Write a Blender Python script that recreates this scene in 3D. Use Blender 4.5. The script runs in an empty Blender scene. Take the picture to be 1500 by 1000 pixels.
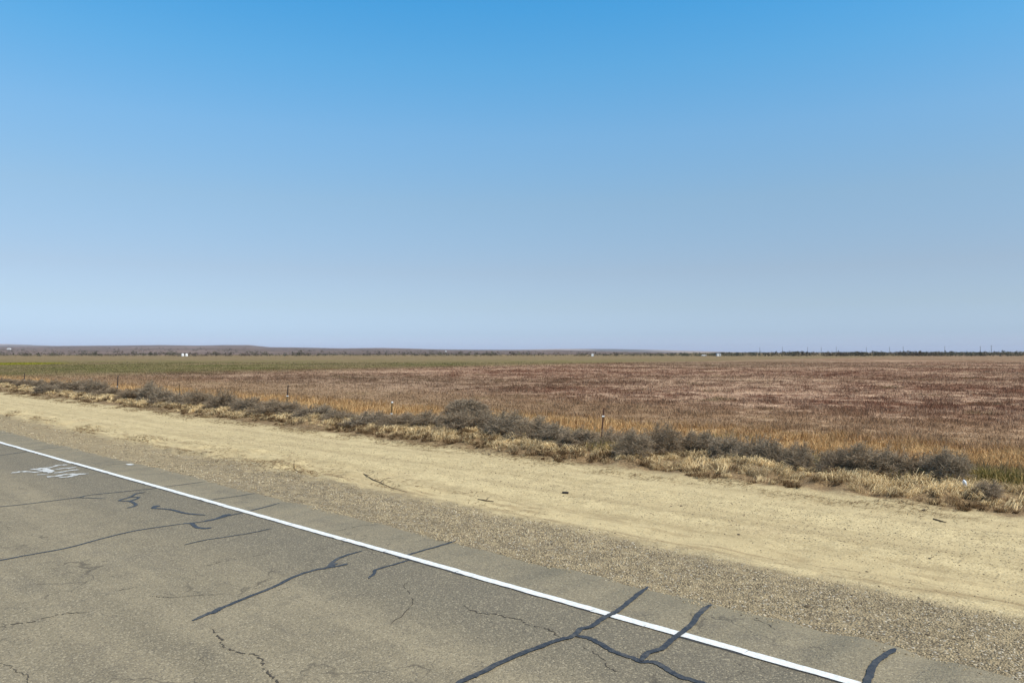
import bpy, math, random
import numpy as np
random.seed(7)
RNG = np.random.default_rng(11)
scene = bpy.context.scene
COL = scene.collection

# ------------------------------------------------------------------ frame of reference
# camera stands at the world origin, looking along +Y; the road runs obliquely across the view.
# local frame: p runs along the road (to the right), t across it (away from the camera)
FOC, EYE, HORIZON = 1100.0, 2.5, 516.0
CP, SP = 0.6702, 0.7422
PHI = math.atan2(-CP, SP)

def to_world(p, t):
    return SP * p + CP * t, -CP * p + SP * t

def to_local(x, y):
    return SP * x - CP * y, CP * x + SP * y

def spot(px, py, dist=None):
    """ground point (world X, Y) seen at a photo position"""
    d = dist if dist else FOC * EYE / (py - HORIZON)
    return (px - 750.0) / FOC * d, d

# ------------------------------------------------------------------ numpy noise
def _hash(ix, iy, seed):
    n = (ix.astype(np.int64) * 374761393 + iy.astype(np.int64) * 668265263 + seed * 974634541) & 0xFFFFFFFF
    n = ((n ^ (n >> 13)) * 1274126177) & 0xFFFFFFFF
    return ((n ^ (n >> 16)) & 0xFFFF) / 65535.0

def vnoise(x, y, seed=0):
    x = np.asarray(x, float); y = np.asarray(y, float)
    ix = np.floor(x); iy = np.floor(y)
    fx = x - ix; fy = y - iy
    fx = fx * fx * (3 - 2 * fx); fy = fy * fy * (3 - 2 * fy)
    a = _hash(ix, iy, seed); b = _hash(ix + 1, iy, seed)
    c = _hash(ix, iy + 1, seed); d = _hash(ix + 1, iy + 1, seed)
    return (a * (1 - fx) + b * fx) * (1 - fy) + (c * (1 - fx) + d * fx) * fy

def fbm(x, y, seed=0, octaves=4):
    s = 0; a = 0.5; tot = 0
    for o in range(octaves):
        s = s + a * vnoise(x * 2 ** o, y * 2 ** o, seed + o * 17); tot += a; a *= 0.5
    return s / tot

def sstep(a, b, x):
    u = np.clip((np.asarray(x, float) - a) / (b - a), 0, 1)
    return u * u * (3 - 2 * u)

# ------------------------------------------------------------------ ground height in local coordinates
def height(p, t):
    p = np.asarray(p, float); t = np.asarray(t, float)
    wob = (fbm(p * 0.35, t * 0.2, 5) - 0.5) * 1.0
    tt = t + wob * np.clip((t - 9) / 3, 0, 1)
    z = np.interp(tt, [-9000, -12, -6, -5.0, 6.80, 6.9, 8.5, 9.2, 13.5, 14.3, 15.2, 16.4, 17.6, 20, 9000],
                  [0, 0, -.05, -.05, -.012, -.012, -.03, -.05, -.05, -.01, .05, .05, .02, .0, .0])
    verge = sstep(6.9, 7.4, t) * (1 - sstep(18, 24, t))
    z = z + verge * ((fbm(p * 1.3, t * 1.3, 21) - .5) * .045 + (fbm(p * 5, t * 5, 31, 3) - .5) * .016)
    rough = sstep(-7, -16, p) * sstep(7.6, 8.4, t) * (1 - sstep(9.6, 10.8, t))
    z = z + rough * (sstep(.45, .75, fbm(p * 1.1, t * 2.6, 63, 3)) - .2) * .075
    # shallow wheel ruts along the dirt
    for c, w, dep in ((9.35, .22, .035), (11.0, .25, .018), (12.9, .3, .022)):
        cc = c + (fbm(p * .12, p * 0 + c, 77, 2) - .5) * .9
        z = z - dep * np.exp(-((t - cc) / w) ** 2) * verge * (0.5 + vnoise(p * .4, p * 0 + c, 3))
    # lumpy straw bank
    bank = sstep(13.6, 14.3, tt) * (1 - sstep(16.0, 17.0, tt))
    z = z + bank * (fbm(p * 1.9, t * 1.9, 41, 3) - .42) * .24
    return z

def height_world(x, y):
    p, t = to_local(x, y)
    return float(height(np.array([p]), np.array([t]))[0])

# ------------------------------------------------------------------ mesh helpers
def mesh_np(name, verts, tris=None, quads=None, attrs=None, mat=None, smooth=False):
    me = bpy.data.meshes.new(name)
    verts = np.asarray(verts, np.float32)
    loops = []; starts = []; totals = []; off = 0
    if quads is not None and len(quads):
        q = np.asarray(quads, np.int32); loops.append(q.ravel())
        starts.append(off + 4 * np.arange(len(q))); totals.append(np.full(len(q), 4)); off += 4 * len(q)
    if tris is not None and len(tris):
        q = np.asarray(tris, np.int32); loops.append(q.ravel())
        starts.append(off + 3 * np.arange(len(q))); totals.append(np.full(len(q), 3)); off += 3 * len(q)
    loops = np.concatenate(loops).astype(np.int32)
    starts = np.concatenate(starts).astype(np.int32); totals = np.concatenate(totals).astype(np.int32)
    me.vertices.add(len(verts)); me.vertices.foreach_set('co', verts.ravel())
    me.loops.add(len(loops)); me.loops.foreach_set('vertex_index', loops)
    me.polygons.add(len(starts)); me.polygons.foreach_set('loop_start', starts)
    if smooth:
        me.polygons.foreach_set('use_smooth', np.ones(len(starts), bool))
    for k, v in (attrs or {}).items():
        a = me.attributes.new(k, 'FLOAT', 'POINT'); a.data.foreach_set('value', np.asarray(v, np.float32))
    me.update(calc_edges=True); me.validate()
    if mat:
        me.materials.append(mat)
    return me

def link(name, me, parent=None, loc=(0, 0, 0), rotz=0.0):
    o = bpy.data.objects.new(name, me); COL.objects.link(o)
    o.location = loc; o.rotation_euler = (0, 0, rotz)
    if parent:
        o.parent = parent
    return o

def tag(o, label=None, cat=None, group=None, kind=None):
    if label: o['label'] = label
    if cat: o['category'] = cat
    if group: o['group'] = group
    if kind: o['kind'] = kind
    return o

def empty(name, loc, rotz=0.0):
    o = bpy.data.objects.new(name, None); COL.objects.link(o)
    o.location = loc; o.rotation_euler = (0, 0, rotz); o.empty_display_size = 0.2
    return o

class MB:
    """collects shapes into one mesh"""
    def __init__(self): self.v = []; self.f = []
    def add(self, vs, fs):
        n = len(self.v); self.v += [tuple(map(float, q)) for q in vs]; self.f += [tuple(i + n for i in g) for g in fs]
    def box(self, c, s, taper=1.0):
        x, y, z = c; a, b, h = s[0] / 2, s[1] / 2, s[2] / 2; k = taper
        self.add([(x - a, y - b, z - h), (x + a, y - b, z - h), (x + a, y + b, z - h), (x - a, y + b, z - h),
                  (x - a * k, y - b * k, z + h), (x + a * k, y - b * k, z + h), (x + a * k, y + b * k, z + h), (x - a * k, y + b * k, z + h)],
                 [(0, 3, 2, 1), (4, 5, 6, 7), (0, 1, 5, 4), (1, 2, 6, 5), (2, 3, 7, 6), (3, 0, 4, 7)])
    def prism(self, outline, z0, z1):
        n = len(outline)
        self.add([(x, y, z0) for x, y in outline] + [(x, y, z1) for x, y in outline],
                 [tuple(range(n))[::-1], tuple(range(n, 2 * n))] + [(i, (i + 1) % n, n + (i + 1) % n, n + i) for i in range(n)])
    def lathe(self, prof, n=14, c=(0, 0, 0)):
        vs = []; fs = []
        for r, z in prof:
            for k in range(n):
                a = 2 * math.pi * k / n; vs.append((c[0] + r * math.cos(a), c[1] + r * math.sin(a), c[2] + z))
        for j in range(len(prof) - 1):
            for k in range(n):
                fs.append((j * n + k, j * n + (k + 1) % n, (j + 1) * n + (k + 1) % n, (j + 1) * n + k))
        fs.append(tuple(range(n))[::-1]); m = (len(prof) - 1) * n; fs.append(tuple(range(m, m + n)))
        self.add(vs, fs)
    def tube(self, pts, radii, n=6):
        P = [np.array(q, float) for q in pts]; vs = []; fs = []
        for i, q in enumerate(P):
            d = P[min(i + 1, len(P) - 1)] - P[max(i - 1, 0)]; d /= np.linalg.norm(d) + 1e-9
            a = np.cross(d, (0, 0, 1) if abs(d[2]) < .9 else (1, 0, 0)); a /= np.linalg.norm(a); b = np.cross(d, a)
            for k in range(n):
                w = 2 * math.pi * k / n; vs.append(q + radii[i] * (math.cos(w) * a + math.sin(w) * b))
        for j in range(len(P) - 1):
            for k in range(n):
                fs.append((j * n + k, j * n + (k + 1) % n, (j + 1) * n + (k + 1) % n, (j + 1) * n + k))
        fs.append(tuple(range(n))[::-1]); m = (len(P) - 1) * n; fs.append(tuple(range(m, m + n)))
        self.add(vs, fs)
    def build(self, name, mat, parent=None, loc=(0, 0, 0), rotz=0.0, smooth=False):
        me = bpy.data.meshes.new(name); me.from_pydata(self.v, [], self.f); me.update()
        me.materials.append(mat)
        if smooth:
            me.polygons.foreach_set('use_smooth', [True] * len(me.polygons))
        return link(name, me, parent, loc, rotz)

# ------------------------------------------------------------------ material helpers
class NT:
    def __init__(self, tree): self.t = tree; self.n = tree.nodes; self.l = tree.links
    def put(self, sock, v):
        if isinstance(v, bpy.types.NodeSocket): self.l.new(v, sock)
        elif v is not None:
            if isinstance(v, (tuple, list)) and len(v) == 3 and sock.type == 'RGBA': v = (*v, 1)
            sock.default_value = v
    def m(self, op, a, b=None, c=None, clamp=False):
        n = self.n.new('ShaderNodeMath'); n.operation = op; n.use_clamp = clamp
        for i, v in enumerate((a, b, c)):
            if v is not None: self.put(n.inputs[i], v)
        return n.outputs[0]
    def mix(self, f, a, b, blend='MIX'):
        n = self.n.new('ShaderNodeMix'); n.data_type = 'RGBA'; n.blend_type = blend; n.clamp_factor = True
        self.put(n.inputs[0], f); self.put(n.inputs[6], a); self.put(n.inputs[7], b)
        return n.outputs[2]
    def rng(self, v, a, b, c=0.0, d=1.0):
        n = self.n.new('ShaderNodeMapRange'); n.interpolation_type = 'SMOOTHSTEP'
        self.put(n.inputs[0], v)
        for i, q in enumerate((a, b, c, d)): n.inputs[1 + i].default_value = q
        return n.outputs[0]
    def obj(self):
        return self.n.new('ShaderNodeTexCoord').outputs['Object']
    def xyz(self, v):
        n = self.n.new('ShaderNodeSeparateXYZ'); self.l.new(v, n.inputs[0]); return n.outputs
    def scale(self, v, s):
        n = self.n.new('ShaderNodeMapping'); self.l.new(v, n.inputs[0]); n.inputs['Scale'].default_value = s
        return n.outputs[0]
    def noise(self, v, s, detail=4.0, rough=.55):
        n = self.n.new('ShaderNodeTexNoise'); self.put(n.inputs['Vector'], v); n.inputs['Scale'].default_value = s
        n.inputs['Detail'].default_value = detail; n.inputs['Roughness'].default_value = rough
        return n.outputs['Fac']
    def vor(self, v, s, feature='F1', rnd=1.0):
        n = self.n.new('ShaderNodeTexVoronoi'); n.feature = feature; self.put(n.inputs['Vector'], v)
        n.inputs['Scale'].default_value = s; n.inputs['Randomness'].default_value = rnd
        return n.outputs
    def attr(self, name):
        n = self.n.new('ShaderNodeAttribute'); n.attribute_name = name; return n.outputs['Fac']
    def bump(self, h, strength, dist):
        n = self.n.new('ShaderNodeBump'); self.put(n.inputs['Height'], h)
        n.inputs['Strength'].default_value = strength; n.inputs['Distance'].default_value = dist
        return n.outputs[0]

def material(name):
    mt = bpy.data.materials.new(name); mt.use_nodes = True
    T = NT(mt.node_tree)
    return mt, T, mt.node_tree.nodes['Principled BSDF']

def plain(name, col, rough=.7, var=.25, scale=18.0, metal=0.0):
    mt, T, b = material(name)
    n = T.noise(T.obj(), scale, 5)
    T.put(b.inputs['Base Color'], T.mix(n, tuple(c * (1 - var) for c in col), tuple(min(1, c * (1 + var)) for c in col)))
    b.inputs['Roughness'].default_value = rough; b.inputs['Metallic'].default_value = metal
    b.inputs['Specular IOR Level'].default_value = .3
    return mt

def leafy(name, maker, trans=.3):
    """diffuse + translucent surface for blades; maker(T) gives the colour"""
    mt = bpy.data.materials.new(name); mt.use_nodes = True
    T = NT(mt.node_tree); T.n.remove(T.n['Principled BSDF'])
    c = maker(T)
    d = T.n.new('ShaderNodeBsdfDiffuse'); s = T.n.new('ShaderNodeBsdfTranslucent'); x = T.n.new('ShaderNodeMixShader')
    T.put(d.inputs[0], c); T.put(s.inputs[0], c); x.inputs[0].default_value = trans
    T.l.new(d.outputs[0], x.inputs[1]); T.l.new(s.outputs[0], x.inputs[2])
    T.l.new(x.outputs[0], T.n['Material Output'].inputs[0])
    return mt

# ---- colours of the field, used by the soil and by the plants on it
def field_colour(T, rnd):
    v = T.obj(); x = T.xyz(v)
    p, t = x[0], x[1]
    n1 = T.noise(v, .055, 5, .6); n2 = T.noise(v, .42, 5, .65); n3 = T.noise(v, .018, 3, .5)
    n4 = T.noise(v, 1.7, 3, .6)
    r = T.m('SUBTRACT', rnd, .5)
    # warm pinkish dry patches over dark maroon plants
    s = T.m('ADD', T.m('MULTIPLY', n1, .36), T.m('MULTIPLY', n2, .44))
    s = T.m('ADD', s, T.m('MULTIPLY', n4, .20))
    s = T.m('ADD', s, T.m('MULTIPLY', r, .07))
    pale = T.rng(s, .452, .592)
    c = T.mix(pale, MAROON, PINKTAN)
    c = T.mix(T.rng(T.m('ADD', n3, T.m('MULTIPLY', r, .3)), .44, .64), c, T.mix(pale, (.165, .105, .064), (.42, .29, .19)))
    # olive weeds here and there
    c = T.mix(T.m('MULTIPLY', T.rng(T.noise(v, .23, 4, .6), .58, .70), .45), c, OLIVE)
    tw = T.m('ADD', t, T.m('MULTIPLY', T.m('SUBTRACT', n2, .5), 7.0))
    tw = T.m('ADD', tw, T.m('MULTIPLY', r, 4.0))
    tan = T.mix(n4, (.24, .15, .085), (.46, .315, .18))
    c = T.mix(T.m('MULTIPLY', T.rng(tw, 38.0, 24.0), .75), c, tan)
    gold = T.mix(T.rng(T.m('ADD', n4, T.m('MULTIPLY', r, .5)), .3, .75), GOLD_A, GOLD_B)
    c = T.mix(T.rng(tw, 24.5, 20.5), c, gold)
    c = T.mix(T.rng(T.m('ADD', t, T.m('MULTIPLY', T.m('SUBTRACT', n2, .5), 3.0)), 18.2, 16.8), c, T.mix(n4, (.17, .115, .065), (.34, .25, .13)))
    # green crop on the far left side: a field edge square to the road
    g = T.m('ADD', T.m('MULTIPLY', p, -1.0), T.m('MULTIPLY', t, -.09))
    g = T.m('ADD', g, T.m('MULTIPLY', T.m('SUBTRACT', n1, .5), 34.0))
    g = T.m('ADD', g, T.m('MULTIPLY', T.m('SUBTRACT', n2, .5), 16.0))
    green = T.mix(T.rng(n1, .36, .62), GREEN_A, GREEN_B)
    green = T.mix(T.m('MULTIPLY', T.rng(T.m('ADD', T.m('MULTIPLY', n2, .5), T.m('MULTIPLY', n1, .5)), .45, .60), .75), green, (.255, .19, .105))
    c = T.mix(T.m('MULTIPLY', T.rng(g, 74.0, 104.0), T.rng(tw, 18.0, 24.0)), c, green)
    # brown belt before the shrub line
    far = T.m('ADD', T.m('MULTIPLY', p, -CP), T.m('MULTIPLY', t, SP))
    far = T.m('ADD', far, T.m('MULTIPLY', T.m('SUBTRACT', n3, .5), 260.0))
    c = T.mix(T.m('MULTIPLY', T.rng(far, 110.0, 330.0), .72), c, T.mix(T.rng(n2, .40, .60), (.185, .128, .078), (.27, .20, .125)))
    # a yellow-green patch of mustard
    dx = T.m('ADD', p, 196.0); dy = T.m('SUBTRACT', t, 44.0)
    rad = T.m('SQRT', T.m('ADD', T.m('MULTIPLY', dx, dx), T.m('MULTIPLY', dy, dy)))
    rad = T.m('ADD', rad, T.m('MULTIPLY', T.m('SUBTRACT', n1, .5), 22.0))
    c = T.mix(T.m('MULTIPLY', T.rng(rad, 23.0, 14.0), .9), c, (.235, .22, .022))
    k = T.m('ADD', .80, T.m('MULTIPLY', rnd, .40))
    vm = T.n.new('ShaderNodeVectorMath'); vm.operation = 'SCALE'; T.l.new(c, vm.inputs[0]); T.put(vm.inputs['Scale'], k)
    return vm.outputs[0]

MAROON = (.178, .086, .054); PINKTAN = (.60, .41, .275); OLIVE = (.19, .155, .065)
GOLD_A = (.34, .195, .080); GOLD_B = (.66, .44, .21)
GREEN_A = (.150, .142, .052); GREEN_B = (.205, .165, .075)

M = {}
def build_materials():
    # --- asphalt
    mt, T, b = material('worn_asphalt'); M['asphalt'] = mt
    v = T.obj(); x = T.xyz(v)
    stone = T.vor(v, 75.0); grit = T.vor(v, 150.0)
    big = T.noise(v, .62, 6, .68); streak = T.noise(T.scale(v, (.12, 1.6, 1)), 1.0, 4, .55); mid = T.noise(v, 3.2, 5, .65)
    fine = T.noise(v, 30.0, 3, .7)
    k = T.m('ADD', T.m('MULTIPLY', streak, .6), T.m('MULTIPLY', big, .4))
    base = T.mix(T.rng(k, .36, .64), ASPH_DARK, ASPH_TAN)
    # grey wheel path beside the edge line, dustier paved shoulder
    ed = T.m('ADD', x[1], T.m('MULTIPLY', T.m('SUBTRACT', big, .5), 1.1))
    lane = T.m('MULTIPLY', T.rng(ed, 4.1, 5.2), T.rng(x[1], 5.98, 5.90))
    base = T.mix(T.m('MULTIPLY', lane, .9), base, ASPH_GREY)
    base = T.mix(T.m('MULTIPLY', T.rng(x[1], 5.98, 6.02), .7), base, ASPH_SHOULDER)
    base = T.mix(T.m('MULTIPLY', T.rng(mid, .48, .70), .40), base, (.11, .094, .070))
    base = T.mix(T.m('MULTIPLY', T.rng(T.noise(T.scale(v, (.5, 1.0, 1)), .9, 6, .7), .52, .66), .35), base, (.125, .108, .082))
    sv = T.xyz(stone[1])[0]
    base = T.mix(T.rng(sv, .80, .95, 0, .60), base, (.46, .39, .26))
    base = T.mix(T.rng(T.xyz(stone[1])[1], .72, .95, 0, .5), base, (.075, .066, .055))
    base = T.mix(T.rng(T.xyz(grit[1])[0], .6, 1.0, 0, .3), base, (.33, .29, .21))
    base = T.mix(T.rng(fine, .50, .68, 0, .50), base, (.10, .082, .055))
    base = T.mix(T.rng(T.noise(v, 55.0, 2, .6), .52, .70, 0, .45), base, (.42, .345, .215))
    # a faint web of hairline cracks, in patches
    wv = T.n.new('ShaderNodeVectorMath'); wv.operation = 'ADD'; T.l.new(v, wv.inputs[0])
    nz = T.n.new('ShaderNodeTexNoise'); T.l.new(v, nz.inputs['Vector']); nz.inputs['Scale'].default_value = 2.2; nz.inputs['Detail'].default_value = 5
    T.l.new(T.scale(nz.outputs['Color'], (.8, .8, 0)), wv.inputs[1])
    web = T.vor(wv.outputs[0], 1.25, 'DISTANCE_TO_EDGE')[0]
    wm = T.m('MULTIPLY', T.rng(web, .014, .003), T.rng(T.noise(v, .55, 4, .6), .50, .60))
    base = T.mix(T.m('MULTIPLY', wm, .55), base, (.06, .05, .038))
    # dust washed on along the paved edge
    dust = T.m('ADD', x[1], T.m('MULTIPLY', T.m('SUBTRACT', mid, .5), .35))
    base = T.mix(T.rng(dust, 6.55, 6.95, 0, .6), base, (.30, .25, .16))
    T.put(b.inputs['Base Color'], base); b.inputs['Roughness'].default_value = .88
    b.inputs['Specular IOR Level'].default_value = .25
    hgt = T.m('ADD', T.m('MULTIPLY', stone[0], -.7), T.m('MULTIPLY', fine, .6))
    T.put(b.inputs['Normal'], T.bump(hgt, .55, .012))

    # --- dirt verge with gravel strip
    mt, T, b = material('dirt'); M['dirt'] = mt
    v = T.obj(); x = T.xyz(v)
    n1 = T.noise(v, .35, 5, .6); n2 = T.noise(v, 2.6, 6, .68); st = T.noise(T.scale(v, (.10, 1.5, 1)), 1.2, 5, .6); n4 = T.noise(v, 22.0, 4, .7)
    n5 = T.noise(T.scale(v, (.5, 3.0, 1)), 1.6, 5, .65)
    c = T.mix(T.rng(T.m('ADD', T.m('MULTIPLY', st, .5), T.m('MULTIPLY', n2, .5)), .38, .62), DIRT_A, DIRT_B)
    c = T.mix(T.rng(n1, .56, .70, 0, .25), c, (.40, .29, .165))
    c = T.mix(T.rng(n4, .50, .70, 0, .45), c, (.27, .205, .115))
    n7 = T.noise(v, 46.0, 3, .7)
    c = T.mix(T.rng(n7, .50, .64, 0, .5), c, (.25, .19, .105))
    c = T.mix(T.rng(n7, .48, .36, 0, .5), c, (.66, .55, .33))
    n6 = T.noise(v, 9.0, 5, .75)
    c = T.mix(T.rng(n6, .50, .66, 0, .35), c, (.30, .235, .14))
    c = T.mix(T.rng(n6, .46, .34, 0, .35), c, (.62, .52, .31))
    # stony middle band of the dirt
    band = T.m('MULTIPLY', T.rng(x[1], 9.8, 10.6), T.rng(x[1], 13.0, 12.2))
    sp = T.vor(v, 24.0); sp2 = T.vor(v, 48.0)
    spk = T.m('MULTIPLY', T.rng(T.xyz(sp[1])[0], .62, .85), T.rng(sp[0], .46, .22))
    c = T.mix(T.m('MULTIPLY', spk, T.m('ADD', .30, T.m('MULTIPLY', band, .5))), c, (.17, .135, .085))
    spk2 = T.m('MULTIPLY', T.rng(T.xyz(sp2[1])[1], .82, .95), T.rng(sp2[0], .5, .25))
    c = T.mix(T.m('MULTIPLY', spk2, .5), c, (.62, .55, .38))
    # packed pale wheel tracks with a darker lip
    wob = T.m('MULTIPLY', T.m('SUBTRACT', T.noise(T.scale(v, (.12, .02, 1)), 1.0, 2), .5), 1.7)
    for cen, wid in ((9.45, .42), (12.95, .38), (11.2, .22)):
        dd = T.m('ABSOLUTE', T.m('SUBTRACT', T.m('ADD', x[1], wob), cen))
        dd = T.m('ADD', dd, T.m('MULTIPLY', T.m('SUBTRACT', n2, .5), .7))
        c = T.mix(T.m('MULTIPLY', T.rng(dd, wid + .20, wid), .16), c, (.30, .225, .125))
        c = T.mix(T.m('MULTIPLY', T.rng(dd, wid, wid - .25), .38), c, T.mix(n4, (.53, .425, .232), (.63, .51, .285)))
    # brown windblown litter in streaks beside the gravel and below the bank
    tl = T.m('ADD', x[1], T.m('MULTIPLY', T.m('SUBTRACT', n1, .5), 1.6))
    lit = T.m('MULTIPLY', T.rng(tl, 8.3, 8.9), T.rng(tl, 10.2, 9.1))
    lit = T.m('MULTIPLY', lit, T.rng(n5, .50, .62))
    c = T.mix(T.m('MULTIPLY', lit, .55), c, (.24, .165, .085))
    # gravel base
    gw = T.m('ADD', x[1], T.m('MULTIPLY', T.m('SUBTRACT', n2, .5), .9))
    gw = T.m('ADD', gw, T.m('MULTIPLY', T.m('SUBTRACT', n1, .5), .6))
    pv = T.vor(v, 42.0); pc = T.xyz(pv[1])
    grav = T.mix(pc[0], GRAV_A, GRAV_B)
    grav = T.mix(T.rng(pv[0], .25, .62, 0, .75), grav, (.10, .080, .055))
    grav = T.mix(T.rng(pc[1], .90, .97, 0, .8), grav, (.55, .50, .40))
    gf = T.rng(gw, 9.0, 8.2)
    far_g = T.rng(x[0], -26.0, -9.0)
    grav = T.mix(T.m('ADD', T.m('MULTIPLY', far_g, .62), .30), T.mix(n2, (.27, .205, .115), (.42, .33, .195)), grav)
    grav = T.mix(T.rng(T.noise(v, 4.5, 5, .7), .46, .62, 0, .72), grav, (.40, .315, .185))
    c = T.mix(gf, c, grav)
    # straw-coloured litter and brown soil under the bank
    bw = T.m('ADD', x[1], T.m('MULTIPLY', T.m('SUBTRACT', n2, .5), 1.1))
    c = T.mix(T.rng(bw, 13.5, 14.1), c, T.mix(T.rng(n4, .35, .65), (.13, .085, .048), (.30, .21, .11)))
    T.put(b.inputs['Base Color'], c); b.inputs['Roughness'].default_value = .95
    b.inputs['Specular IOR Level'].default_value = .1
    h = T.m('ADD', T.m('MULTIPLY', n2, 1.1), T.m('MULTIPLY', n4, .5))
    h = T.m('ADD', h, T.m('MULTIPLY', T.m('MULTIPLY', pv[0], gf), -1.2))
    h = T.m('ADD', h, T.m('MULTIPLY', spk, .35))
    T.put(b.inputs['Normal'], T.bump(h, .6, .035))

    # --- field soil with its low plants
    mt, T, b = material('field_soil'); M['field'] = mt
    v = T.obj()
    r = T.noise(v, 2.2, 5, .75)
    c = field_colour(T, T.rng(r, .3, .7))
    T.put(b.inputs['Base Color'], c); b.inputs['Roughness'].default_value = 1.0; b.inputs['Specular IOR Level'].default_value = 0.0
    T.put(b.inputs['Normal'], T.bump(T.noise(v, 1.1, 6, .7), .9, .5))

    M['field_grass'] = leafy('field_grass', lambda T: field_colour(T, T.attr('rnd')), .35)

    def straw(T):
        r = T.attr('rnd'); n = T.noise(T.obj(), .9, 4, .6)
        s = T.m('ADD', T.m('MULTIPLY', r, .75), T.m('MULTIPLY', n, .5))
        c = T.mix(T.rng(s, .30, .95), STRAW_A, STRAW_B)
        return T.mix(T.rng(T.noise(T.obj(), .5, 3), .55, .68, 0, .6), c, STRAW_C)
    M['straw'] = leafy('dry_straw', straw, .25)

    def weed(T):
        r = T.attr('rnd')
        c = T.mix(T.rng(r, .1, .75), (.125, .115, .035), (.33, .265, .095))
        return T.mix(T.rng(r, .50, .80), c, (.56, .40, .17))
    M['weed'] = leafy('green_weeds', weed, .35)

    def twigs(T):
        oi = T.n.new('ShaderNodeObjectInfo').outputs['Random']
        r = T.attr('rnd')
        c = T.mix(r, TWIG_A, TWIG_B)
        return T.mix(T.m('MULTIPLY', oi, .35), c, TWIG_C)
    M['twig'] = leafy('dead_twigs', twigs, .18)
    M['stem'] = plain('dead_stem', (.11, .085, .06), .9)

    def shrubs(T):
        r = T.attr('rnd'); n = T.noise(T.obj(), .012, 3)
        c = T.mix(r, (.072, .074, .048), (.13, .12, .08))
        return T.mix(T.rng(n, .45, .62), c, (.075, .055, .038))
    M['far_shrub'] = leafy('far_shrubs', shrubs, .2)
    M['crown'] = leafy('tree_leaves', lambda T: T.mix(T.attr('rnd'), (.028, .034, .016), (.06, .062, .03)), .2)
    M['trunk'] = plain('bark', (.08, .06, .045), .9)

    # --- hills
    mt, T, b = material('hill_scrub'); M['hill'] = mt
    v = T.obj(); n1 = T.noise(T.scale(v, (1, .35, 1)), .0016, 5, .6); n2 = T.noise(T.scale(v, (1, .4, 1)), .010, 5, .7)
    c = T.mix(T.rng(n1, .38, .62), HILL_A, HILL_B)
    c = T.mix(T.rng(n2, .48, .62, 0, .65), c, (.045, .040, .034))
    c = T.mix(T.rng(T.noise(T.scale(v, (1, .25, 1)), .003, 3), .60, .70, 0, .55), c, (.24, .16, .13))
    T.put(b.inputs['Base Color'], c); b.inputs['Roughness'].default_value = 1; b.inputs['Specular IOR Level'].default_value = 0
    mt, T, b = material('far_range'); M['far_hill'] = mt
    v = T.obj(); z = T.xyz(v)[2]
    c = T.mix(T.rng(T.noise(T.scale(v, (.6, .3, 1)), .0011, 4), .45, .6), (.115, .10, .09), (.33, .25, .20))
    T.put(b.inputs['Base Color'], c); b.inputs['Roughness'].default_value = 1; b.inputs['Specular IOR Level'].default_value = 0

    # --- markings
    mt, T, b = material('line_paint'); M['paint'] = mt
    v = T.obj(); n = T.noise(v, 26.0, 4, .7); w = T.noise(v, 5.0, 4, .6)
    c = T.mix(T.rng(n, .40, .60), (.80, .80, .77), (.66, .66, .61))
    c = T.mix(T.rng(T.m('ADD', T.m('MULTIPLY', n, .5), T.m('MULTIPLY', w, .5)), .61, .69, 0, .8), c, (.30, .28, .24))
    T.put(b.inputs['Base Color'], c); b.inputs['Roughness'].default_value = .6
    T.put(b.inputs['Normal'], T.bump(T.vor(v, 80.0)[0], .3, .006))
    mt, T, b = material('spray_paint'); M['spray'] = mt
    n = T.noise(T.obj(), 9.0, 5, .7)
    T.put(b.inputs['Base Color'], T.mix(T.rng(n, .38, .62), (.66, .67, .65), (.36, .35, .31))); b.inputs['Roughness'].default_value = .8
    mt, T, b = material('crack_sealant'); M['tar'] = mt
    v = T.obj(); n = T.noise(v, 14.0, 5, .7)
    c = T.mix(T.rng(n, .38, .66), (.028, .030, .035), (.060, .060, .060))
    c = T.mix(T.rng(T.noise(v, 60.0, 3, .7), .52, .70, 0, .6), c, (.13, .115, .09))
    c = T.mix(T.rng(T.noise(v, 3.5, 5, .75), .50, .68, 0, .55), c, (.125, .112, .088))
    T.put(b.inputs['Base Color'], c); b.inputs['Roughness'].default_value = .55; b.inputs['Specular IOR Level'].default_value = .4
    T.put(b.inputs['Normal'], T.bump(n, .3, .01))
    M['crack'] = plain('dark_crack', (.065, .055, .042), 1.0, .5)  # dark tone of the thin road cracks
    M['line_primer'] = plain('old_black_stripe', (.055, .055, .055), .9, .4, 20)  # old black primer band showing below the white line

    # --- pebbles
    mt, T, b = material('pebbles'); M['pebble'] = mt
    r = T.attr('rnd')
    c = T.mix(T.rng(r, 0, .75), GRAV_A, GRAV_B)
    c = T.mix(T.rng(r, .84, .99), c, (.60, .52, .38))
    c = T.mix(T.rng(r, .14, .02), c, (.075, .06, .045))
    T.put(b.inputs['Base Color'], c); b.inputs['Roughness'].default_value = .9; b.inputs['Specular IOR Level'].default_value = .2

    M['rust'] = plain('rusty_steel', (.085, .040, .026), .8, .45, 40)
    M['post_dark'] = plain('dark_brown_paint', (.045, .030, .024), .7, .3, 40)
    M['post_tan'] = plain('weathered_tan_wood', (.17, .11, .045), .9, .3, 25)
    M['white'] = plain('white_paint', (.78, .78, .76), .6, .05, 3)
    M['offwhite'] = plain('offwhite_metal', (.62, .60, .56), .5, .08, 3)
    M['blue_grey'] = plain('blue_grey_roof', (.12, .17, .25), .6, .1, 3)
    M['glass'] = plain('dark_glass', (.03, .035, .04), .2, .1, 3)
    M['rubber'] = plain('black_rubber', (.022, .018, .016), .7, .3, 30)
    M['stick'] = plain('dark_stick', (.125, .088, .052), .9, .4, 30)
    M['stone'] = plain('dark_stone', (.105, .08, .05), .95, .4, 30)
    M['pole'] = plain('pole_wood', (.07, .06, .052), .9, .2, 2)
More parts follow.
